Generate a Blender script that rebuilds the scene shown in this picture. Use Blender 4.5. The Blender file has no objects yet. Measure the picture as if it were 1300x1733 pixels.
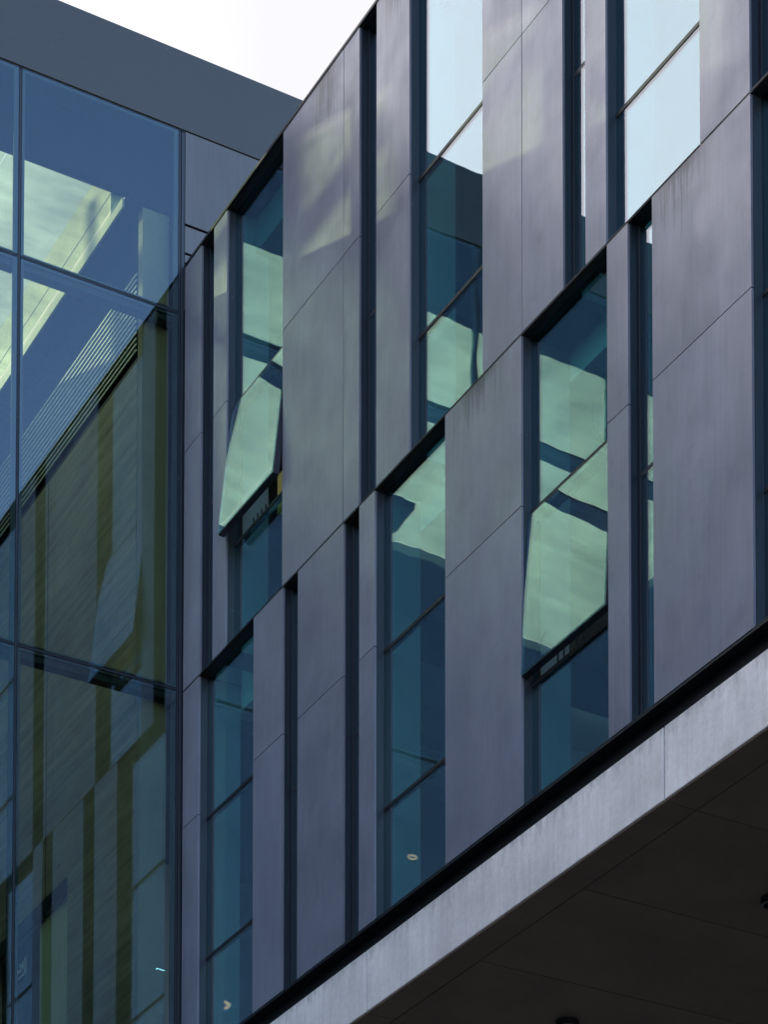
import bpy, bmesh, math, random
from mathutils import Vector
random.seed(7)
scene = bpy.context.scene
C = scene.collection
EYE = 1.6                      # eye height; heights below are written above the eye and lifted by EYE
# Frame of the place: corner of the two facades at x=y=0.
#   dark clad building: facade in plane y=0, running x>0, inside y>0
#   glazed building:    facade in plane x=0, running y<0, inside x<0

# ------------------------------------------------------------------ camera
cam_d = bpy.data.cameras.new("camera"); cam = bpy.data.objects.new("camera", cam_d); C.objects.link(cam)
cam.location = (24.649, -11.296, EYE)
PITCH = math.atan(253 / 4539.0)
fx, fy = -0.866822, 0.498526
fwd = Vector((fx * math.cos(PITCH), fy * math.cos(PITCH), math.sin(PITCH)))
cam.rotation_euler = fwd.to_track_quat('-Z', 'Y').to_euler()
cam_d.sensor_fit = 'HORIZONTAL'; cam_d.sensor_width = 36.0
cam_d.lens = 4539.0 / 1300 * 36
cam_d.shift_x = (650 - 720) / 1300.0
cam_d.shift_y = (3247 - 866.5) / 1300.0
cam_d.clip_end = 2000
scene.camera = cam

# ------------------------------------------------------------------ world, sun, exposure
SUN_AZ, SUN_EL = math.radians(25.5), math.radians(19.2)
sun_dir = Vector((-math.cos(SUN_AZ) * math.cos(SUN_EL), -math.sin(SUN_AZ) * math.cos(SUN_EL), math.sin(SUN_EL)))
world = bpy.data.worlds.new("World"); scene.world = world; world.use_nodes = True
nt = world.node_tree; nt.nodes.clear()
out = nt.nodes.new("ShaderNodeOutputWorld"); bg = nt.nodes.new("ShaderNodeBackground")
sky = nt.nodes.new("ShaderNodeTexSky"); sky.sky_type = 'NISHITA'; sky.sun_disc = False
sky.sun_elevation = SUN_EL; sky.sun_rotation = math.atan2(sun_dir.x, sun_dir.y)
sky.air_density = 1.3; sky.dust_density = 1.2; sky.ozone_density = 2.0
SKY = 0.15; CLOUD_LO, CLOUD_HI = 4.7, 13.0; BLUE = (2.7, 2.65, 2.95)
bg.inputs['Strength'].default_value = SKY
# thin bright cloud on the sunny side of the sky, blue on the side away from the sun
tc = nt.nodes.new("ShaderNodeTexCoord")
dot = nt.nodes.new("ShaderNodeVectorMath"); dot.operation = 'DOT_PRODUCT'
nt.links.new(tc.outputs['Generated'], dot.inputs[0]); dot.inputs[1].default_value = sun_dir
ns = nt.nodes.new("ShaderNodeTexNoise"); ns.inputs['Scale'].default_value = 3.0; ns.inputs['Detail'].default_value = 5
nt.links.new(tc.outputs['Generated'], ns.inputs['Vector'])
nz = nt.nodes.new("ShaderNodeMath"); nz.operation = 'SUBTRACT'; nt.links.new(ns.outputs['Fac'], nz.inputs[0]); nz.inputs[1].default_value = 0.5
ad = nt.nodes.new("ShaderNodeMath"); ad.operation = 'MULTIPLY_ADD'
nt.links.new(nz.outputs[0], ad.inputs[0]); ad.inputs[1].default_value = 0.4
nt.links.new(dot.outputs['Value'], ad.inputs[2])
mr = nt.nodes.new("ShaderNodeMapRange"); mr.interpolation_type = 'SMOOTHSTEP'
mr.inputs['From Min'].default_value = 0.25; mr.inputs['From Max'].default_value = 0.62
nt.links.new(ad.outputs[0], mr.inputs['Value'])
lv = nt.nodes.new("ShaderNodeMapRange"); lv.interpolation_type = 'SMOOTHSTEP'; nt.links.new(ad.outputs[0], lv.inputs['Value'])
for k_, v_ in zip(('From Min', 'From Max', 'To Min', 'To Max'), (0.66, 1.0, CLOUD_LO, CLOUD_HI)): lv.inputs[k_].default_value = v_
cl = nt.nodes.new("ShaderNodeVectorMath"); cl.operation = 'SCALE'; cl.inputs[0].default_value = (1.0, 0.99, 1.05); nt.links.new(lv.outputs[0], cl.inputs['Scale'])
bl = nt.nodes.new("ShaderNodeVectorMath"); bl.operation = 'MULTIPLY'; nt.links.new(sky.outputs[0], bl.inputs[0]); bl.inputs[1].default_value = BLUE
mx = nt.nodes.new("ShaderNodeMixRGB"); nt.links.new(mr.outputs[0], mx.inputs['Fac'])
nt.links.new(bl.outputs[0], mx.inputs[1]); nt.links.new(cl.outputs[0], mx.inputs[2])
nt.links.new(mx.outputs[0], bg.inputs['Color']); nt.links.new(bg.outputs[0], out.inputs['Surface'])

sd = bpy.data.lights.new("sun", 'SUN'); sd.energy = 5.0; sd.angle = math.radians(0.5); sd.color = (1.0, 0.90, 0.70)
so = bpy.data.objects.new("sun", sd); C.objects.link(so)
so.rotation_euler = sun_dir.to_track_quat('Z', 'Y').to_euler(); so.location = (-20, -10, 40)

scene.view_settings.view_transform = 'Standard'; scene.view_settings.look = 'None'
scene.view_settings.exposure = 0.45; scene.view_settings.gamma = 1.0
scene.render.engine = 'CYCLES'
cy = scene.cycles
cy.use_denoising = True
cy.max_bounces = 10; cy.glossy_bounces = 5; cy.diffuse_bounces = 3; cy.transparent_max_bounces = 28
cy.transmission_bounces = 4; cy.sample_clamp_indirect = 6

# ------------------------------------------------------------------ materials
def new_mat(name):
    m = bpy.data.materials.new(name); m.use_nodes = True
    t = m.node_tree; t.nodes.clear()
    o = t.nodes.new("ShaderNodeOutputMaterial")
    return m, t, o
def N(t, typ, **kw):
    n = t.nodes.new(typ)
    for k, v in kw.items():
        if k in n.inputs: n.inputs[k].default_value = v
        else: setattr(n, k, v)
    return n
def coords(t, scale=(1, 1, 1), rnd=True):
    """object-space position, shifted by a random amount per object"""
    g = N(t, "ShaderNodeNewGeometry")
    oi = N(t, "ShaderNodeObjectInfo")
    mul = N(t, "ShaderNodeVectorMath", operation='MULTIPLY'); t.links.new(g.outputs['Position'], mul.inputs[0]); mul.inputs[1].default_value = scale
    if not rnd: return mul.outputs[0], oi
    sc = N(t, "ShaderNodeVectorMath", operation='SCALE'); t.links.new(oi.outputs['Random'], sc.inputs['Scale']); sc.inputs[0].default_value = (31.0, 17.0, 23.0)
    a = N(t, "ShaderNodeVectorMath", operation='ADD'); t.links.new(mul.outputs[0], a.inputs[0]); t.links.new(sc.outputs[0], a.inputs[1])
    return a.outputs[0], oi
def noise(t, vec, scale, detail=4, rough=0.55):
    n = N(t, "ShaderNodeTexNoise"); n.inputs['Scale'].default_value = scale; n.inputs['Detail'].default_value = detail
    n.inputs['Roughness'].default_value = rough; t.links.new(vec, n.inputs['Vector']); return n.outputs['Fac']
def mrange(t, v, a, b, c, d):
    m = N(t, "ShaderNodeMapRange"); t.links.new(v, m.inputs['Value'])
    for k, x in zip(('From Min', 'From Max', 'To Min', 'To Max'), (a, b, c, d)): m.inputs[k].default_value = x
    return m.outputs[0]
def math_(t, op, a, b):
    m = N(t, "ShaderNodeMath", operation=op)
    for i, v in enumerate((a, b)):
        if isinstance(v, (int, float)): m.inputs[i].default_value = v
        else: t.links.new(v, m.inputs[i])
    return m.outputs[0]
def tint(t, col, fac):
    """colour x scalar"""
    s = N(t, "ShaderNodeVectorMath", operation='SCALE'); s.inputs[0].default_value = col[:3]; t.links.new(fac, s.inputs['Scale']); return s.outputs[0]

def plain(name, col, rough=0.6, metal=0.0, spec=0.5, var=0.12, scale=3.0, streak=0.0, bump=0.0, speck=0.0):
    m, t, o = new_mat(name); b = N(t, "ShaderNodeBsdfPrincipled")
    v, oi = coords(t)
    f = mrange(t, noise(t, v, scale, 5), 0.3, 0.7, 1 - var, 1 + var)
    if streak:
        v2, _ = coords(t, (9, 9, 0.35))
        f = math_(t, 'MULTIPLY', f, mrange(t, noise(t, v2, 3.0, 4), 0.3, 0.7, 1 - streak, 1 + streak))
    if speck:      # specks of dust and lime
        vk, _ = coords(t, (1, 1, 0.55))
        f = math_(t, 'ADD', f, mrange(t, noise(t, vk, 38.0, 1, 0.5), 0.77, 0.82, 0.0, speck))
    t.links.new(tint(t, col, f), b.inputs['Base Color'])
    b.inputs['Roughness'].default_value = rough; b.inputs['Metallic'].default_value = metal
    b.inputs['Specular IOR Level'].default_value = spec
    if bump:
        bp = N(t, "ShaderNodeBump"); bp.inputs['Strength'].default_value = bump; bp.inputs['Distance'].default_value = 0.01
        t.links.new(noise(t, v, scale * 8, 4), bp.inputs['Height']); t.links.new(bp.outputs[0], b.inputs['Normal'])
    t.links.new(b.outputs[0], o.inputs['Surface']); return m

def panel_mat(name, stain_x=None):
    """weathered coated metal sheet: cloudy patina, fine vertical streaks, a few drips"""
    m, t, o = new_mat(name); b = N(t, "ShaderNodeBsdfPrincipled")
    v, oi = coords(t)
    vs, _ = coords(t, (1.0, 1.0, 0.06))
    vd, _ = coords(t, (1.0, 1.0, 0.9))
    cloud = mrange(t, noise(t, v, 1.5, 3, 0.5), 0.3, 0.7, 0.88, 1.12)
    smudge = mrange(t, noise(t, vd, 6.0, 4, 0.6), 0.56, 0.78, 1.0, 0.84)
    streak = mrange(t, noise(t, vs, 22.0, 5, 0.7), 0.3, 0.7, 0.92, 1.08)
    grain = mrange(t, noise(t, v, 85.0, 3, 0.7), 0.25, 0.75, 0.91, 1.09)
    per = mrange(t, oi.outputs['Random'], 0, 1, 0.90, 1.07)
    f = math_(t, 'MULTIPLY', math_(t, 'MULTIPLY', cloud, smudge), math_(t, 'MULTIPLY', math_(t, 'MULTIPLY', streak, grain), per))
    if stain_x:
        g = N(t, "ShaderNodeNewGeometry"); sp = N(t, "ShaderNodeSeparateXYZ"); t.links.new(g.outputs['Position'], sp.inputs[0])
        vs2, _ = coords(t, (1.0, 1.0, 0.04), False)
        drip = noise(t, vs2, 28.0, 4, 0.7)
        for (x0, wd, ztop, ln) in stain_x:
            ax = math_(t, 'ABSOLUTE', math_(t, 'SUBTRACT', sp.outputs['X'], x0), 0)
            inx = mrange(t, ax, wd * 0.25, wd, 1, 0)
            down = math_(t, 'SUBTRACT', ztop + EYE, sp.outputs['Z'])
            reach = mrange(t, drip, 0.42, 0.72, 0.10, ln)
            a = N(t, "ShaderNodeMapRange"); t.links.new(math_(t, 'DIVIDE', down, reach), a.inputs['Value'])
            a.inputs['From Min'].default_value = 0; a.inputs['From Max'].default_value = 1; a.inputs['To Min'].default_value = 1; a.inputs['To Max'].default_value = 0
            k = math_(t, 'MULTIPLY', math_(t, 'MULTIPLY', inx, a.outputs[0]), 0.75)
            f = math_(t, 'MULTIPLY', f, math_(t, 'SUBTRACT', 1.0, k))
    t.links.new(tint(t, PANEL_COL, f), b.inputs['Base Color'])
    r = mrange(t, noise(t, v, 2.5, 4), 0.3, 0.7, 0.28, 0.44)
    t.links.new(r, b.inputs['Roughness'])
    b.inputs['Metallic'].default_value = 0.2; b.inputs['Specular IOR Level'].default_value = 0.5
    bp = N(t, "ShaderNodeBump"); bp.inputs['Strength'].default_value = 0.5; bp.inputs['Distance'].default_value = 0.03
    vw, _ = coords(t, (1.5, 1.5, 0.5))
    t.links.new(noise(t, vw, 1.5, 2), bp.inputs['Height']); t.links.new(bp.outputs[0], b.inputs['Normal'])
    t.links.new(b.outputs[0], o.inputs['Surface']); return m

def glass_mat(name, through, base, mirror=(1, 1, 1), wave=0.0, wscale=1.0, pw=5):
    """coated glazing: tinted see-through mixed with a sharp mirror that grows at grazing angles"""
    m, t, o = new_mat(name)
    g = N(t, "ShaderNodeNewGeometry")
    d = N(t, "ShaderNodeVectorMath", operation='DOT_PRODUCT'); t.links.new(g.outputs['Normal'], d.inputs[0]); t.links.new(g.outputs['Incoming'], d.inputs[1])
    c = math_(t, 'ABSOLUTE', d.outputs['Value'], 0)
    k = math_(t, 'POWER', math_(t, 'SUBTRACT', 1.0, c), pw)
    fac = math_(t, 'MULTIPLY_ADD', k, 1 - base); fac.node.inputs[2].default_value = base
    tr = N(t, "ShaderNodeBsdfTransparent"); tr.inputs['Color'].default_value = (*through, 1)
    gl = N(t, "ShaderNodeBsdfGlossy"); gl.inputs['Color'].default_value = (*mirror, 1); gl.inputs['Roughness'].default_value = 0.0
    if wave:
        v, _ = coords(t)
        bp = N(t, "ShaderNodeBump"); bp.inputs['Strength'].default_value = 1.0; bp.inputs['Distance'].default_value = wave
        t.links.new(noise(t, v, wscale, 1, 0.4), bp.inputs['Height']); t.links.new(bp.outputs[0], gl.inputs['Normal'])
    mx = N(t, "ShaderNodeMixShader"); t.links.new(fac, mx.inputs[0]); t.links.new(tr.outputs[0], mx.inputs[1]); t.links.new(gl.outputs[0], mx.inputs[2])
    t.links.new(mx.outputs[0], o.inputs['Surface']); return m

def dirty_glass(name):
    """weather-stained rooflight glass: clear with uneven film of dirt"""
    m, t, o = new_mat(name); v, _ = coords(t, (0.9, 1.6, 1.0), False)
    tr = N(t, "ShaderNodeBsdfTransparent")
    f = mrange(t, noise(t, v, 0.7, 3, 0.5), 0.34, 0.66, 0.82, 1.0)
    v2, _ = coords(t, (1.0, 0.25, 1.0), False)
    f = math_(t, 'MULTIPLY', f, mrange(t, noise(t, v2, 5.0, 4, 0.6), 0.35, 0.7, 1.0, 0.85))
    t.links.new(tint(t, (0.90, 0.98, 0.88), f), tr.inputs['Color'])
    t.links.new(tr.outputs[0], o.inputs['Surface']); return m

def concrete_mat(name, col, board=0.0, streaks=0.0, rough=0.8):
    m, t, o = new_mat(name); b = N(t, "ShaderNodeBsdfPrincipled")
    v, oi = coords(t)
    f = mrange(t, noise(t, v, 1.3, 5, 0.6), 0.3, 0.7, 0.85, 1.15)
    f = math_(t, 'MULTIPLY', f, mrange(t, noise(t, v, 22.0, 3, 0.6), 0.3, 0.75, 1.05, 0.92))
    if board:       # board-marked: long horizontal grain
        vb, _ = coords(t, (0.7, 0.7, 15.0), False)
        f = math_(t, 'MULTIPLY', f, mrange(t, noise(t, vb, 1.0, 5, 0.7), 0.3, 0.7, 1 - board, 1 + board))
        vb2, _ = coords(t, (1.2, 1.2, 9.0), False)
        f = math_(t, 'MULTIPLY', f, mrange(t, noise(t, vb2, 2.0, 3, 0.7), 0.62, 0.72, 1.0, 0.6))
    if streaks:
        vs, _ = coords(t, (1.0, 1.0, 0.07), False)
        f = math_(t, 'MULTIPLY', f, mrange(t, noise(t, vs, 14.0, 5, 0.7), 0.3, 0.7, 1 - streaks, 1 + streaks))
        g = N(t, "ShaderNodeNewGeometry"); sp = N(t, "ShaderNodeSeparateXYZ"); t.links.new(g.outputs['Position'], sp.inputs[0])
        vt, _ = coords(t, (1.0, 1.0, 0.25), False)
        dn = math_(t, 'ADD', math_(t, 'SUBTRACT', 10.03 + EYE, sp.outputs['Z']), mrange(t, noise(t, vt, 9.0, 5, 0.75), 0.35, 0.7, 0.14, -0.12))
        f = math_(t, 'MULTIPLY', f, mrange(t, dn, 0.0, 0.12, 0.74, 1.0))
    t.links.new(tint(t, col, f), b.inputs['Base Color'])
    b.inputs['Roughness'].default_value = rough; b.inputs['Specular IOR Level'].default_value = 0.3
    bp = N(t, "ShaderNodeBump"); bp.inputs['Strength'].default_value = 0.25; bp.inputs['Distance'].default_value = 0.01
    t.links.new(noise(t, v, 30.0, 5), bp.inputs['Height']); t.links.new(bp.outputs[0], b.inputs['Normal'])
    t.links.new(b.outputs[0], o.inputs['Surface']); return m

def emit_mat(name, col, s):
    m, t, o = new_mat(name); e = N(t, "ShaderNodeEmission"); e.inputs['Color'].default_value = (*col, 1); e.inputs['Strength'].default_value = s
    t.links.new(e.outputs[0], o.inputs['Surface']); return m

PANEL_COL = (0.222, 0.214, 0.256)
M = dict(
    panel=panel_mat('clad_panel'),
    panel_stain_a=panel_mat('clad_panel_stain_a', [(3.15, 0.35, 18.75, 1.5)]),
    panel_stain_b=panel_mat('clad_panel_stain_b', [(8.85, 0.45, 14.2, 0.9)]),
    panel_stain_c=panel_mat('clad_panel_stain_c', [(5.95, 0.5, 14.2, 0.8)]),
    panel_stain_d=panel_mat('clad_panel_stain_d', [(4.5, 0.4, 18.75, 0.9)]),
    jamb=plain('dark_jamb', (0.027, 0.036, 0.047), 0.35, 0.0, 0.5, 0.15, 2.0, 0.1, speck=4),
    slotjamb=plain('slot_jamb', (0.014, 0.019, 0.027), 0.35, 0.0, 0.5, 0.15, 2.0, 0.1, speck=4),
    black=plain('black_flashing', (0.008, 0.009, 0.012), 0.5, 0, 0.4, 0.3, 5.0),
    frame=plain('window_frame_paint', (0.022, 0.032, 0.045), 0.35, 0, 0.5, 0.1),
    sash=plain('sash_frame_paint', (0.02, 0.02, 0.03), 0.4, 0, 0.5, 0.1),
    glass=glass_mat('window_glass', (0.62, 0.92, 0.93), 0.15, (0.95, 0.95, 1.0), 0.0016, 1.6),
    sashglass=glass_mat('sash_glass', (0.72, 0.90, 0.9), 0.16, (0.88, 0.94, 0.98), 0.0020, 1.6),
    cwglass=glass_mat('curtain_wall_glass', (0.73, 0.79, 0.70), 0.07, (0.68, 0.82, 1.0), 0.0012, 0.7),
    roofglass=dirty_glass('rooflight_glass'),
    concrete=concrete_mat('edge_beam_concrete', (0.90, 0.80, 0.735), 0, 0.10),
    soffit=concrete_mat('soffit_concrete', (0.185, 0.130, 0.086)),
    wallc=concrete_mat('board_marked_concrete', (0.33, 0.30, 0.24), 0.30),
    pier=concrete_mat('pier_concrete', (0.27, 0.25, 0.2)),
    fascia=plain('roof_fascia_paint', (0.041, 0.040, 0.042), 0.4, 0.0, 0.5, 0.04, 0.8, speck=1.5),
    lpanel=plain('grey_infill_panel', (0.10, 0.096, 0.099), 0.35, 0.2, 0.5, 0.12, 1.2, 0.08),
    mullion=plain('mullion_metal', (0.022, 0.026, 0.036), 0.4, 0.3, 0.5, 0.1, speck=6),
    frit=plain('glass_edge_seal', (0.035, 0.05, 0.08), 0.35, 0, 0.6, 0.05),
    ceil=plain('dark_ceiling', (0.02, 0.025, 0.035), 0.7, 0, 0.3, 0.1),
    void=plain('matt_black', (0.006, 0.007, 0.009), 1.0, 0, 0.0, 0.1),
    cream=concrete_mat('cream_rooflight_reveal', (0.86, 0.82, 0.62)),
    slat=plain('pale_slat', (0.8, 0.82, 0.74), 0.5),
    room=plain('room_white', (0.55, 0.56, 0.52), 0.8, 0, 0.2, 0.05, 0.6),
    render=plain('grey_render', (0.30, 0.30, 0.30), 0.85, 0, 0.2, 0.08, 0.5),
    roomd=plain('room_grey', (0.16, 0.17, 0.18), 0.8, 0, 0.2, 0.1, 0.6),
    roof=plain('roof_membrane', (0.2, 0.2, 0.2), 0.8),
    asphalt=plain('paving', (0.16, 0.15, 0.14), 0.9, 0, 0.3, 0.2, 1.5, 0, 0.3),
    board=plain('ochre_board', (0.75, 0.38, 0.09), 0.7),
    lamp=emit_mat('fill_strip_glow', (0.95, 1.0, 0.95), 20.0),  # glow of the strips added to brighten the rooms
    lampdim=emit_mat('ring_lamp_glow', (1.0, 0.62, 0.38), 1.6),
    white=plain('sign_white', (0.75, 0.78, 0.74), 0.6),
    signp=plain('sign_plate', (0.05, 0.07, 0.09), 0.5),
    doorp=plain('pale_green_panel', (0.60, 0.66, 0.52), 0.7, 0, 0.3, 0.06, 0.8, 0.06),
)

# ------------------------------------------------------------------ mesh helpers
class MB:
    def __init__(s): s.v = []; s.f = []
    def hexa(s, p):       # 8 points: 4 bottom ccw, 4 top ccw
        b = len(s.v); s.v += [tuple(q) for q in p]
        for f in ((0, 3, 2, 1), (4, 5, 6, 7), (0, 1, 5, 4), (1, 2, 6, 5), (2, 3, 7, 6), (3, 0, 4, 7)): s.f.append(tuple(b + i for i in f))
        return s
    def box(s, x0, x1, y0, y1, z0, z1):   # z above the eye
        z0 += EYE; z1 += EYE
        return s.hexa([(x0, y0, z0), (x1, y0, z0), (x1, y1, z0), (x0, y1, z0), (x0, y0, z1), (x1, y0, z1), (x1, y1, z1), (x0, y1, z1)])
    def cyl(s, c, r0, r1, z0, z1, n=32, inner=None):
        """vertical ring or disc about (cx,cy)"""
        b = len(s.v); z0 += EYE; z1 += EYE
        for z, r in ((z0, r0), (z1, r1)):
            for i in range(n):
                a = 2 * math.pi * i / n; s.v.append((c[0] + r * math.cos(a), c[1] + r * math.sin(a), z))
        for i in range(n):
            j = (i + 1) % n; s.f.append((b + i, b + j, b + n + j, b + n + i))
        if inner is None:
            s.f.append(tuple(b + i for i in range(n))[::-1]); s.f.append(tuple(b + n + i for i in range(n)))
        else:
            c2 = len(s.v)
            for z in (z0, z1):
                for i in range(n):
                    a = 2 * math.pi * i / n; s.v.append((c[0] + inner * math.cos(a), c[1] + inner * math.sin(a), z))
            for i in range(n):
                j = (i + 1) % n
                s.f.append((c2 + j, c2 + i, c2 + n + i, c2 + n + j))
                s.f.append((b + j, b + i, c2 + i, c2 + j)); s.f.append((b + n + i, b + n + j, c2 + n + j, c2 + n + i))
        return s
def tag(o, label=None, cat=None, group=None, kind=None):
    if label: o['label'] = label
    if cat: o['category'] = cat
    if group: o['group'] = group
    if kind: o['kind'] = kind
    return o
def obj(name, mb, mat, parent=None, bevel=0.0, base=None):
    me = bpy.data.meshes.new(name)
    org = Vector(base) if base else Vector((0, 0, 0))
    if parent and not base: org = parent.matrix_basis.translation.copy() if not parent.parent else Vector(parent['_w'])
    if not parent and not base:
        vs = [Vector(v) for v in mb.v]
        org = Vector((sum(v.x for v in vs) / len(vs), sum(v.y for v in vs) / len(vs), min(v.z for v in vs)))
    w = org
    # a part's own origin: its centre
    vs = [Vector(v) for v in mb.v]
    if parent:
        cen = sum(vs, Vector()) / len(vs); own = cen
    else: own = org
    me.from_pydata([tuple(v - own) for v in vs], [], mb.f); me.update()
    me.materials.append(mat)
    o = bpy.data.objects.new(name, me); C.objects.link(o)
    if parent:
        o.parent = parent; o.location = own - Vector(parent['_w'])
    else: o.location = own
    o['_w'] = tuple(own)
    if bevel:
        b = o.modifiers.new('bevel', 'BEVEL'); b.width = bevel; b.segments = 2; b.limit_method = 'ANGLE'; b.angle_limit = math.radians(40)
    return o
def thing(name, loc, label, cat, group=None):
    o = bpy.data.objects.new(name, None); C.objects.link(o); o.location = loc; o['_w'] = tuple(loc); o.empty_display_size = 0.3
    return tag(o, label, cat, group)

# ------------------------------------------------------------------ setting: ground
g = MB(); g.hexa([(-300, -300, -0.5), (300, -300, -0.5), (300, 300, -0.5), (-300, 300, -0.5), (-300, -300, 0), (300, -300, 0), (300, 300, 0), (-300, 300, 0)])
tag(obj('ground', g, M['asphalt'], base=(0, 0, 0)), kind='structure')

# ================================================================== dark clad building
B = thing('clad_building', (7, 3, 0), 'office building clad in tall slate grey metal panels above a pale concrete edge beam', 'building')
G = 0.004                       # half of a panel joint
T = 0.022                       # panel thickness
Z0, Z1, Z2 = 10.23, 14.20, 18.75
XE = 16.6                       # far end of the facade, out of the picture
rows = {
 'top': (Z1, Z2, 16.75, [('P', .02, .43), ('S', .43, .72), ('P', .72, 1.035), ('W', 1.035, 2.28), ('P', 2.28, 3.525), ('P', 3.525, 3.835), ('S', 3.835, 4.155), ('P', 4.155, 4.767),
         ('W', 4.767, 6.01), ('P', 6.01, 6.64), ('P', 6.64, 7.26), ('S', 7.26, 7.58), ('P', 7.58, 7.88), ('W', 7.88, 9.12), ('P', 9.12, 9.735), ('S', 9.735, 10.05), ('P', 10.05, 11.3),
         ('W', 11.3, 12.54), ('P', 12.54, 13.16), ('S', 13.16, 13.47), ('P', 13.47, 14.7), ('W', 14.7, 15.95), ('P', 15.95, XE)]),
 'low': (Z0, Z1, 12.75, [('P', .02, .41), ('W', .41, 1.665), ('P', 1.665, 2.305), ('S', 2.305, 2.615), ('P', 2.615, 3.54), ('S', 3.54, 3.836), ('P', 3.836, 4.135), ('W', 4.135, 5.383),
         ('P', 5.383, 6.625), ('W', 6.625, 7.88), ('P', 7.88, 8.175), ('S', 8.175, 8.495), ('P', 8.495, 9.74), ('W', 9.74, 10.98), ('P', 10.98, 11.6), ('S', 11.6, 11.9), ('P', 11.9, 13.16),
         ('W', 13.16, 14.4), ('P', 14.4, 15.0), ('S', 15.0, 15.3), ('P', 15.3, XE)]),
}
def panel(x0, x1, z0, z1, mat):
    """folded sheet: slightly pillowed front, real thickness"""
    mb = MB(); nx, nz = 4, 10; b = 0
    x0 += G; x1 -= G; z0 += G; z1 -= G
    r = random.uniform(0.003, 0.009) * min(1, (x1 - x0) / .6)
    tw = random.uniform(-0.002, 0.002)
    for j in range(nz + 1):
        for i in range(nx + 1):
            u, w = i / nx, j / nz
            d = -T + tw * (w - .5) * (u - .5) * 2 - r * math.sin(math.pi * u) * math.sin(math.pi * w)
            mb.v.append((x0 + (x1 - x0) * u, d, z0 + (z1 - z0) * w + EYE))
    W = nx + 1
    for j in range(nz):
        for i in range(nx): a = j * W + i; mb.f.append((a, a + 1, a + W + 1, a + W))
    n = len(mb.v)
    for (x, z) in ((x0, z0), (x1, z0), (x1, z1), (x0, z1)): mb.v.append((x, 0.0, z + EYE))
    bot = [i for i in range(W)]; top = [nz * W + i for i in range(W)]; lf = [j * W for j in range(nz + 1)]; rt = [j * W + nx for j in range(nz + 1)]
    mb.f.append(tuple(bot[::-1]) + (n, n + 1)); mb.f.append(tuple(top) + (n + 2, n + 3))
    mb.f.append(tuple(lf) + (n + 3, n)); mb.f.append(tuple(rt[::-1]) + (n + 1, n + 2)); mb.f.append((n, n + 3, n + 2, n + 1))
    o = obj('cladding_panel', mb, mat, B)
    return o
STAIN = {('top', 2.28): 'panel_stain_a', ('top', 4.155): 'panel_stain_d', ('low', 8.495): 'panel_stain_b', ('low', 5.383): 'panel_stain_c'}
D_J, D_G = 0.060, 0.068          # window: frame face and glass behind the cladding face
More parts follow.
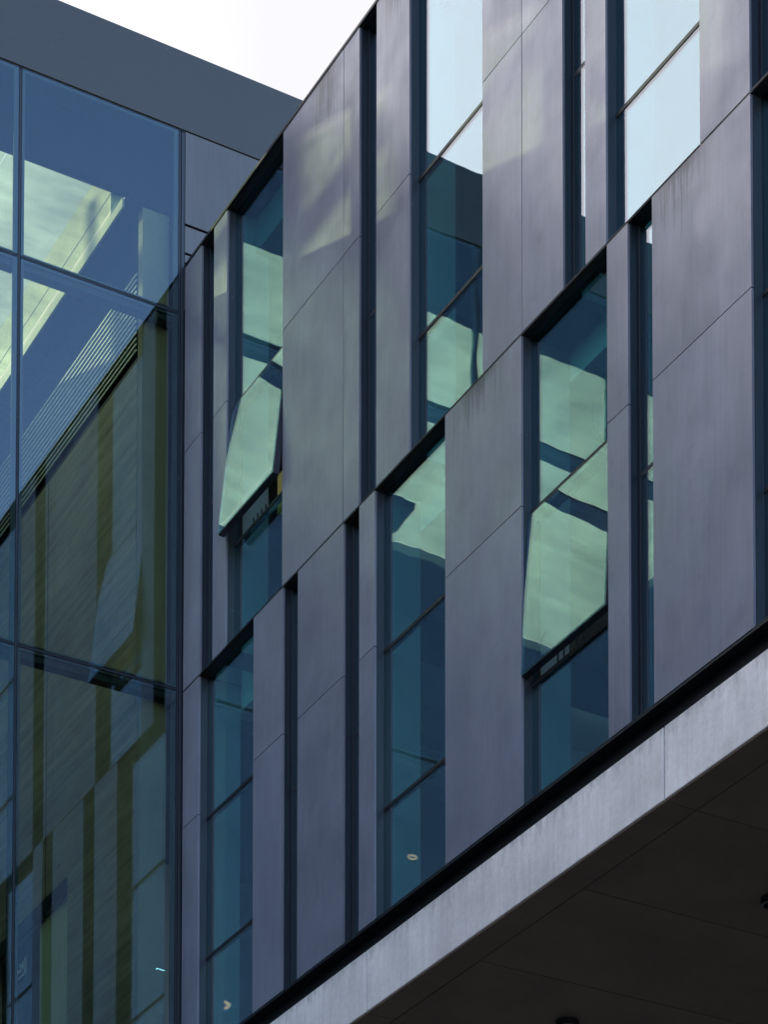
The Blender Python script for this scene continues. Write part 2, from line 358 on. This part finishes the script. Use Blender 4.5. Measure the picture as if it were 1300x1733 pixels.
for rn, (z0, z1, zj, segs) in rows.items():
    edge = []
    for (k, x0, x1) in segs:
        if k == 'P':
            m = M[STAIN.get((rn, x0), 'panel')]
            panel(x0, x1, z0 + 0.006, zj, m); panel(x0, x1, zj, z1 - 0.006, m)
            # insulated wall behind the sheets
            edge.append((x0, x1))
        elif k == 'W':
            fr = MB()
            w = 0.010
            fr.box(x0, x0 + w, D_J, D_G + .05, z0, z1); fr.box(x1 - w, x1, D_J, D_G + .05, z0, z1)
            fr.box(x0 + w, x1 - w, D_J, D_G + .05, z0, z0 + w); fr.box(x0 + w, x1 - w, D_J, D_G + .05, z1 - w, z1)
            win = obj('window', fr, M['frame'], B, 0.002)
            zt = (16.71, 15.26) if rn == 'top' else (12.71, 11.255)
            zs = [z1 - w] + list(zt) + [z0 + w]
            isopen = {('top', 1.035): 0.155, ('low', 6.625): 0.075}.get((rn, x0))
            for i in range(3):
                a, b = zs[i + 1], zs[i]
                if i: b -= 0.018
                if i < 2: a += 0.018
                xa, xb = x0 + w, x1 - w
                if i == 1 and isopen:
                    # top-hung sash standing open at the bottom
                    a += .03; b -= .03; th = math.asin(isopen / (b - a))
                    def tf(pts, th=th, zt_=b + EYE, y_=D_J + .02):
                        r = []
                        for (x, y, z) in pts:
                            dy, dz = y - y_, z - zt_
                            r.append((x, y_ + dy * math.cos(th) + dz * math.sin(th), zt_ + dz * math.cos(th) - dy * math.sin(th)))
                        return r
                    sm = MB(); q = 0.035
                    sm.box(xa, xa + q, D_J - .02, D_J + .045, a, b); sm.box(xb - q, xb, D_J - .02, D_J + .045, a, b)
                    sm.box(xa + q, xb - q, D_J - .02, D_J + .045, a, a + q); sm.box(xa + q, xb - q, D_J - .02, D_J + .045, b - q, b)
                    # the glass runs over the sash frame: only a thin rim shows
                    sm.v = tf(sm.v); so_ = obj('sash', sm, M['sash'], win, 0.002)
                    gm = MB(); gm.box(xa + .008, xb - .008, D_J - .032, D_J - .021, a + .008, b - .004); gm.v = tf(gm.v)
                    obj('pane', gm, M['sashglass'], win)
                    # fixed head and stay arms
                    for k2, xx in enumerate((xa + .06, xb - .09)):
                        st = MB(); y1 = D_J + .03; yo = D_J - isopen + .03
                        st.hexa([(xx, yo, a + .06 + EYE), (xx + .014, yo, a + .06 + EYE), (xx + .014, y1 + .06, a + .38 + EYE), (xx, y1 + .06, a + .38 + EYE),
                                 (xx, yo, a + .085 + EYE), (xx + .014, yo, a + .085 + EYE), (xx + .014, y1 + .06, a + .405 + EYE), (xx, y1 + .06, a + .405 + EYE)])
                        obj('stay_arm', st, M['mullion'], win)
                    ins = MB(); ins.box(xa, xa + .03, D_J + .07, D_G + .05, a, b); ins.box(xb - .03, xb, D_J + .07, D_G + .05, a, b); ins.box(xa + .03, xb - .03, D_J + .07, D_G + .05, b - .05, b)
                    for n_ in range(5):
                        xx = xa + .25 + n_ * .09; ins.box(xx, xx + .012, D_J + .09, D_J + .10, a + .04, a + .14)
                    obj('inner_frame', ins, M['black'], win)
                else:
                    gm = MB(); gm.box(xa, xb, D_G, D_G + .012, a, b)
                    obj('pane', gm, M['glass'], win)
            for z in zt:
                tm = MB(); tm.box(x0 + w, x1 - w, D_G - .006, D_G + .05, z - .0175, z + .0175); obj('transom', tm, M['black'], win, 0.002)
            # jamb lining and head of the opening
            jm = MB(); jm.box(x0, x0 + .006, 0.0, D_J, z0, z1); jm.box(x1 - .006, x1, 0.0, D_J, z0, z1)
            obj('jamb_lining', jm, M['jamb'], win)
            hm = MB(); hm.box(x0 + .006, x1 - .006, 0.002, D_J, z1 - .012, z1 - .002); obj('head_flashing', hm, M['black'], win)
            hm = MB(); hm.box(x0 + .006, x1 - .006, -T, D_J, z0 + .002, z0 + .012); obj('sill_flashing', hm, M['black'], win)
        else:
            fr = MB(); w = 0.010; dj, dg = D_J, D_G
            fr.box(x0, x0 + w, dj, dg + .05, z0, z1); fr.box(x1 - w, x1, dj, dg + .05, z0, z1)
            fr.box(x0 + w, x0 + w + .02, dj + .004, dg + .05, z0, z1)
            fr.box(x0 + w + .02, x1 - w, dj, dg + .05, z0, z0 + w); fr.box(x0 + w + .02, x1 - w, dj, dg + .05, z1 - w, z1)
            win = obj('slot_window', fr, M['slotjamb'], B, 0.002)
            zm = 16.0 if rn == 'top' else 12.2
            gm = MB(); gm.box(x0 + w + .02, x1 - w, dg, dg + .012, z0 + w, zm - .02); obj('pane', gm, M['glass'], win)
            gm = MB(); gm.box(x0 + w + .02, x1 - w, dg, dg + .012, zm + .02, z1 - w); obj('pane', gm, M['glass'], win)
            tm = MB(); tm.box(x0 + w + .02, x1 - w, dj + .01, dg + .05, zm - .02, zm + .02); obj('transom', tm, M['sash'], win)
            jm = MB(); jm.box(x0, x0 + .006, 0.0, dj, z0, z1); jm.box(x1 - .006, x1, 0.0, dj, z0, z1); jm.box(x0 + .006, x0 + .014, 0.07, dj, z0, z1)
            obj('jamb_lining', jm, M['slotjamb'], win)
            hm = MB(); hm.box(x0 + .014, x1 - .006, 0.002, dj, z1 - .012, z1 - .002); obj('head_flashing', hm, M['black'], win)
            hm = MB(); hm.box(x0 + .014, x1 - .006, -T, dj, z0 + .002, z0 + .012); obj('sill_flashing', hm, M['black'], win)
    # structural wall behind the cladding, merged where panels are neighbours
    mg = []
    for a, b in edge:
        if mg and abs(mg[-1][1] - a) < 1e-6: mg[-1][1] = b
        else: mg.append([a, b])
    wm = MB()
    for a, b in mg:
        a2 = a - 0.0 if a > .1 else a
        wm.box(a2 + .0001, b - .0001, 0.003, 0.16, z0, z1)
    obj('backing_wall', wm, M['black'], B)
    wm = MB()
    for a, b in mg: wm.box(a + .0001, b - .0001, 0.161, 0.45, z0, z1)
    obj('inner_wall', wm, M['render'], B)
# string course between the storeys, roof edge trim
fl = MB(); fl.box(0.02, XE, 0.003 - T, -0.0005 + .003, Z1 - 0.0055, Z1 + 0.0055); obj('drip_flashing', fl, M['black'], B)
rt = MB(); rt.box(0.02, XE, -T - .006, 0.30, Z2, Z2 + .028); obj('roof_trim', rt, M['black'], B)
# floors and roof
slab = MB(); slab.box(0.02, XE, .46, 9.0, Z1 - .25, Z1 + .3); obj('floor_slab', slab, M['room'], B)
slab = MB(); slab.box(0.02, XE, .3, 9.0, Z2 - .35, Z2 + .02); obj('roof', slab, M['roof'], B)
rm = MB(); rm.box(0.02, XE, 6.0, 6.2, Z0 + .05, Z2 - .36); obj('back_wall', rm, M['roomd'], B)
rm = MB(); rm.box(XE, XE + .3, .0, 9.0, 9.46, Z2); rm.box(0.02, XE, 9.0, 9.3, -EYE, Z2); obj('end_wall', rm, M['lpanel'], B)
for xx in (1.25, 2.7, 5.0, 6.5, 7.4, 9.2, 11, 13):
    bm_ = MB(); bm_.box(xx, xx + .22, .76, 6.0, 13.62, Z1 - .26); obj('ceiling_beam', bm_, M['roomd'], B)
# ochre board standing inside the open window
bo = MB(); bo.box(1.80, 2.22, .17, .19, 15.22, 15.62); obj('ochre_board', bo, M['board'], B)

# shadow gap, concrete edge beam, soffit
gp = MB(); gp.box(0.02, XE, .10, .45, 10.03, 10.228); gp.box(.02, XE, -T, .10, 10.212, 10.229); gp.box(.02, XE, .03, .10, 10.032, 10.06)
obj('shadow_gap_flashing', gp, M['black'], B)
xs = [-.0, 3.94, 8.59, 13.2, XE]
xs[0] = 0.02
for a, b in zip(xs, xs[1:]):
    cb = MB(); cb.box(a + .008, b - .008, 0.0, .29, 9.47, 10.03); obj('concrete_edge_beam', cb, M['concrete'], B, 0.008)
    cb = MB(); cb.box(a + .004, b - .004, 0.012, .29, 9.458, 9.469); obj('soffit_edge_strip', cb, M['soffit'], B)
jn = MB()
for x in xs[1:-1]: jn.box(x - .0075, x + .0075, .025, .28, 9.475, 10.02)
obj('joint_seal', jn, M['black'], B)
xc = [.02, .75, 2.31, 3.87, 5.42, 7.03, 8.58, 10.13, 11.7, 13.3, 14.9, XE]
ys = [.30, 3.4, 6.5, 9.0]
for a, b in zip(xc, xc[1:]):
    for c, d in zip(ys, ys[1:]):
        sp_ = MB(); dz = random.uniform(-.002, .002)
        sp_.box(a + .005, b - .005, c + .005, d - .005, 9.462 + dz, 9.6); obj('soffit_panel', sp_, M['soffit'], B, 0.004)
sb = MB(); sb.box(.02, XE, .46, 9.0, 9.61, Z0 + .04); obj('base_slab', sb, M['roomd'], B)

# round recessed soffit lights
def downlight(x, y, label):
    t = thing('soffit_downlight', (x, y, 9.46 + EYE), label, 'downlight', 'round downlights in the concrete soffit')
    h = MB(); h.cyl((x, y), .105, .105, 9.40, 9.461, 36, inner=.085); obj('trim_ring', h, M['black'], t)
    h = MB(); h.cyl((x, y), .084, .084, 9.425, 9.461, 36); obj('lens', h, M['black'], t)
    return t
downlight(4.68, 1.67, 'round black downlight in the dark soffit at the bottom edge of the photo')
downlight(7.66, 1.73, 'round black downlight in the dark soffit at the right edge of the photo')

# ================================================================== glazed building
L = thing('glazed_building', (-6, -5, 0), 'glass fronted building with a deep slate blue roof fascia, standing at the left', 'building')
ZF0, ZF1 = 20.25, 21.10
YL = -16.0
fm = MB(); fm.box(-.35, 0.0, YL, 9.5, ZF0, ZF1); obj('roof_fascia', fm, M['fascia'], L, 0.004)
fm = MB(); fm.box(-.34, -.012, YL, 9.5, ZF0 - .014, ZF0 - .001); obj('fascia_gap', fm, M['black'], L)
# curtain wall
P = 1.77; y0 = -.075
lines = [y0, y0 - P] + [-3.42 - P * i for i in range(8)]
zz = [20.236, 18.25, 14.225, 10.25, 6.2, 2.2, -EYE + .1]
g2 = .017
for i in range(9):
    ya, yb = lines[i + 1], lines[i]
    for a, b in zip(zz[1:], zz):
        pm = MB(); pm.box(-.012, 0, ya + g2, yb - g2, a + g2, b - g2 if b < 20 else b - .01); gp_ = obj('glass_pane', pm, M['cwglass'], L)
        e = .05; fr = MB()
        A, Bz, Y0, Y1 = a + g2, (b - g2 if b < 20 else b - .01), ya + g2, yb - g2
        fr.box(-.03, -.014, Y0, Y0 + e * .7, A, Bz); fr.box(-.03, -.014, Y1 - e, Y1, A, Bz)
        fr.box(-.03, -.014, Y0 + e * .7, Y1 - e, A, A + .025); fr.box(-.03, -.014, Y0 + e * .7, Y1 - e, Bz - .025, Bz)
        if i < 2: obj('edge_seal', fr, M['frit'], gp_)
for i in range(10):
    y = lines[i]
    mm = MB(); mm.box(-.09, -.032, y - .03, y + .03, -EYE, 20.22); mm.box(-.031, -.006, y - .010, y + .010, -EYE, 20.22); obj('mullion', mm, M['mullion'], L)
for z in zz[1:-1]:
    for i in range(9):
        tm = MB(); tm.box(-.15, -.032, lines[i + 1] + .031, lines[i] - .031, z - .11, z + .02); tm.box(-.031, -.006, lines[i + 1] + .011, lines[i] - .011, z - .009, z + .009)
        obj('transom', tm, M['mullion'], L, 0.003)
cp = MB(); cp.box(-.10, -.002, -.058, -.022, -EYE, 20.22); cp.box(-.10, -.02, -.020, 0.022, -EYE, 18.7); cp.box(-.05, .004, -.004, .0185, -EYE, 18.74)
obj('corner_post', cp, M['slotjamb'], L, 0.002)
# metal infill panels right of the glass, above the lower roof
for (a, b) in ((19.24, 20.232), (18.93, 19.215), (18.82, 18.905), (18.3, 18.80)):
    for (ya, yb) in ((-.02, 2.6), (2.62, 5.2), (5.22, 9.0)):
        pm = MB(); pm.box(-.04, 0.0 - (.0 if a > 19 else .003), ya + .004, yb, a, b); obj('infill_panel', pm, M['lpanel'], L, 0.003)
pm = MB(); pm.box(-.2, -.05, -.0, 9.0, 9.0, 20.2); obj('backing_wall', pm, M['black'], L)
# atrium wall: board-marked concrete with an opening, set in line behind the corner
S = -.42
wm = MB()
wm.box(-2.1, -.30, S, S + .3, -EYE, 17.78); wm.box(-14, -2.1, S, S + .3, 12.99, 17.78); wm.box(-14, -4.6, S, S + .3, -EYE, 12.99)
obj('concrete_wall', wm, M['wallc'], L)
wm = MB(); wm.box(-14, -.30, S + .02, S + .28, 17.78, 17.86); obj('wall_coping', wm, M['black'], L)
wm = MB(); wm.box(-14, -2.11, S - .02, S - .001, 12.80, 12.985); obj('lintel', wm, M['jamb'], L)
wm = MB(); wm.box(-3.0, -2.11, S + .04, S + .1, -EYE, 12.98); obj('door_panel', wm, M['doorp'], L)
wm = MB(); wm.box(-4.59, -3.01, S + .2, S + .28, -EYE, 12.98); obj('door_leaf', wm, M['jamb'], L)
# vertical formwork joints on the concrete
jm = MB()
for x in (-2.75, -5.4): jm.box(x - .006, x + .006, S - .002, S + .01, 13.0, 17.77)
obj('wall_joint', jm, M['black'], L)
pr = MB(); pr.box(-.29, -.17, S, -.12, -EYE, 19.38); obj('pier', pr, M['pier'], L, 0.006)
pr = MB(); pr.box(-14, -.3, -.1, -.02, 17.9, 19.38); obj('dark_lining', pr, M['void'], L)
# pale slats above the wall, front to back
NS = 14
for i in range(NS):
    z = 17.90 + i * .063
    sm = MB(); sm.box(-4.4, -.30, S - .015, S - .004, z, z + .018); obj('slat', sm, M['slat'], L)
# dark bulkhead over the slats
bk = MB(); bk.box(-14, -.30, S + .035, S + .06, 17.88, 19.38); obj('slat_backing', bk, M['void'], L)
# ceiling / roof with long rooflight
T0, T1 = -.16, -4.46
S0, S1 = -.57, -8.2
ZC = 19.4
rf = MB()
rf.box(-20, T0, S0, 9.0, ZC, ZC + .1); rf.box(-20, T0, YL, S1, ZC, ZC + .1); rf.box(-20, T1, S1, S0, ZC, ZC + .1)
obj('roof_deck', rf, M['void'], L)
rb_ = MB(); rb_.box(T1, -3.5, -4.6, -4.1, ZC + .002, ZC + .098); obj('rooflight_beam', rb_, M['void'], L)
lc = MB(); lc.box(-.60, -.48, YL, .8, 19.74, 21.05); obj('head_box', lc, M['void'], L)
# pale reveals lining the rooflight
rv = MB()
rv.box(T1 + .001, -.61, S0 - .025, S0 + .12, ZC + .104, ZC + .75)
rv.box(T1 + .001, T0 - .15, S0 - .025, S0 - .001, ZC + .004, ZC + .1035)
rv.box(T1 + .001, T0 - .15, S1 + .001, S1 + .025, ZC + .004, ZC + .12)
rv.box(T1 + .001, T1 + .025, S1 + .026, S0 - .026, ZC + .004, ZC + .12)
obj('rooflight_reveal', rv, M['cream'], L)
for k in range(6):
    ya = S1 + .03 + k * (S0 - S1 - .06) / 6; yb = ya + (S0 - S1 - .06) / 6 - .012
    rg = MB(); rg.box(T1 + .03, T0 - .16, ya, yb, ZC + .125, ZC + .135); obj('rooflight_pane', rg, M['roofglass'], L)
jn = MB(); jn.box(T1 + .03, -.61, S0 - .028, S0 - .0255, ZC + .33, ZC + .342); obj('reveal_joint', jn, M['mullion'], L)
# storey slabs away from the atrium
sl = MB(); sl.box(-13, -.35, YL + .3, -2.9, 14.0, 14.35); obj('floor_slab', sl, M['roomd'], L)
sl = MB(); sl.box(-13, -.35, YL + .3, -2.9, 10.0, 10.35); obj('floor_slab', sl, M['roomd'], L)
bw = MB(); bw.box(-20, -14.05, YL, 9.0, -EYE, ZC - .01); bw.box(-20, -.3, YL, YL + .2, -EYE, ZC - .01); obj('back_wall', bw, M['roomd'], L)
# unseen rooftop wall added to mask the sun; openings shape the facade patches
TX = -12.0; tA = math.tan(SUN_AZ); kz = math.tan(SUN_EL) / math.cos(SUN_AZ)
def back(s, z): return (-(s - TX) * tA, z + (s - TX) * kz)     # facade point -> where its sun ray crosses x=TX
zb, zt_ = 18.5 - 1.35 + kz * 14.66, 18.5 + kz * 14.66
units = [(.18, 2.1), (2.66, 4.6), (5.17, 7.13), (7.66, 9.62)]
sc_ = MB(); ys_ = [-5.75]
for a, b in units: ys_ += [back(a, 18)[0], back(b, 18)[0]]
ys_.append(-10.6)
sc_.box(TX - .1, TX + .1, -10.6, -5.75, 20.0, zb); sc_.box(TX - .1, TX + .1, -8.9, -6.8, zt_, 25.0); sc_.box(TX - .1, TX + .1, -10.6, -8.9, zt_, 24.33)
for k in range(0, len(ys_), 2): sc_.box(TX - .1, TX + .1, ys_[k + 1], ys_[k], zb, zt_)
obj('sun_mask_wall', sc_, M['lpanel'], L)
for k, (a, b) in enumerate(units):
    zc_ = 18.5 - .385 * ((a + b) / 2 - 2.66) - .675
    br = MB(); p = []
    lo, hi = zc_ - .19, zc_ + .19
    q = [back(a, lo), back(b, lo), back(b, hi), back(a, hi)]
    br.hexa([(TX - .03, y, z + EYE) for y, z in q] + [(TX + .03, y, z + EYE) for y, z in q])
    obj('sun_mask_bar', br, M['mullion'], L)  # added bar that splits the sun patch on the facade

# ================================================================== unseen wing added behind and left of the camera to shape the light
W_ = thing('light_shaping_wing', (20, -18, 0), 'unseen plain grey wing added to shape the light on the clad building', 'building')
wb = MB(); wb.box(3, 46, -27, -15.6, -EYE, 13.6); obj('wall', wb, M['render'], W_)
for r_ in range(4):
    for c_ in range(10):
        x = 5 + c_ * 4.1; z = .6 + r_ * 3.4
        wb = MB(); wb.box(x, x + 2.2, -15.6, -15.57, z, z + 1.8); w0 = obj('window', wb, M['frame'], W_)
        wb = MB(); wb.box(x + .06, x + 2.14, -15.569, -15.56, z + .06, z + 1.74); obj('pane', wb, M['jamb'], w0)

# lamps of the lower storey, unseen strips added to brighten rooms, room sign
def ring_lamp(x, y, z, label, r=.16):
    t = thing('ceiling_lamp', (x, y, z + EYE), label, 'ceiling lamp', 'ceiling lamps glowing behind the lower windows')
    h = MB(); h.cyl((x, y), r + .01, r + .01, z - .03, z - .001, 32); obj('housing', h, M['mullion'], t)
    h = MB(); h.cyl((x, y), r, r, z - .045, z - .031, 32, inner=r * .72); obj('diffuser', h, M['lampdim'], t)
ring_lamp(-1.6, -3.5, 13.98, 'small round lamp mirrored as a pale glint in the middle lower window', .06)
ring_lamp(-6.6, -3.4, 13.98, 'small round lamp mirrored as a pale arc in the lower window by the corner', .16)
def fill_strip(x, y, z, label):  # unseen light added to brighten the rooms behind the windows
    t = thing('fill_strip_light', (x, y, z + EYE), label, 'strip light', 'unseen strip lights added to brighten the rooms of the clad building')
    h = MB(); h.box(x - .05, x + .05, y - .6, y + .6, z - .05, z - .001); obj('housing', h, M['mullion'], t)
    h = MB(); h.box(x - .04, x + .04, y - .58, y + .58, z - .06, z - .051); obj('diffuser', h, M['lamp'], t)
SL = 'unseen linear light added to brighten the room, %s'
fill_strip(2.6, 3.6, 13.95, SL % 'lower storey, behind the window by the corner')
fill_strip(5.8, 2.6, 13.95, SL % 'lower storey, behind the middle window')
fill_strip(8.6, 2.6, 13.95, SL % 'lower storey, behind the open sash')
fill_strip(2.0, 4.3, 18.40, SL % 'upper storey, behind the window with ochre board')
fill_strip(6.1, 4.3, 18.40, SL % 'upper storey, behind the tall middle window')
fill_strip(8.8, 4.3, 18.40, SL % 'upper storey, behind the right-hand window')
sg = thing('room_sign', (-3.41, S - .03, 12.43 + EYE), 'small sign with pale numerals and a corner line behind the lower left glass', 'sign')
s_ = MB(); s_.box(-3.57, -3.24, S - .03, S - .005, 12.31, 12.54); obj('plate', s_, M['signp'], sg)
s_ = MB(); s_.box(-3.266, -3.256, S - .036, S - .031, 12.33, 12.52); s_.box(-3.55, -3.267, S - .036, S - .031, 12.33, 12.34); obj('corner_line', s_, M['white'], sg)
cu = bpy.data.curves.new('numerals', 'FONT'); cu.body = '6.24'; cu.size = .13; cu.extrude = .002; cu.align_x = 'CENTER'; cu.align_y = 'CENTER'
tmp = bpy.data.objects.new('tmp', cu); C.objects.link(tmp); bpy.context.view_layer.update()
me_ = bpy.data.meshes.new_from_object(tmp); bpy.data.objects.remove(tmp); me_.materials.clear(); me_.materials.append(M['white'])
to = bpy.data.objects.new('numerals', me_); C.objects.link(to)
to.parent = sg; to.rotation_euler = (math.pi / 2, 0, 0); to.location = (0.0, -.006, 0.005)

for o in bpy.data.objects:
    if '_w' in o: del o['_w']
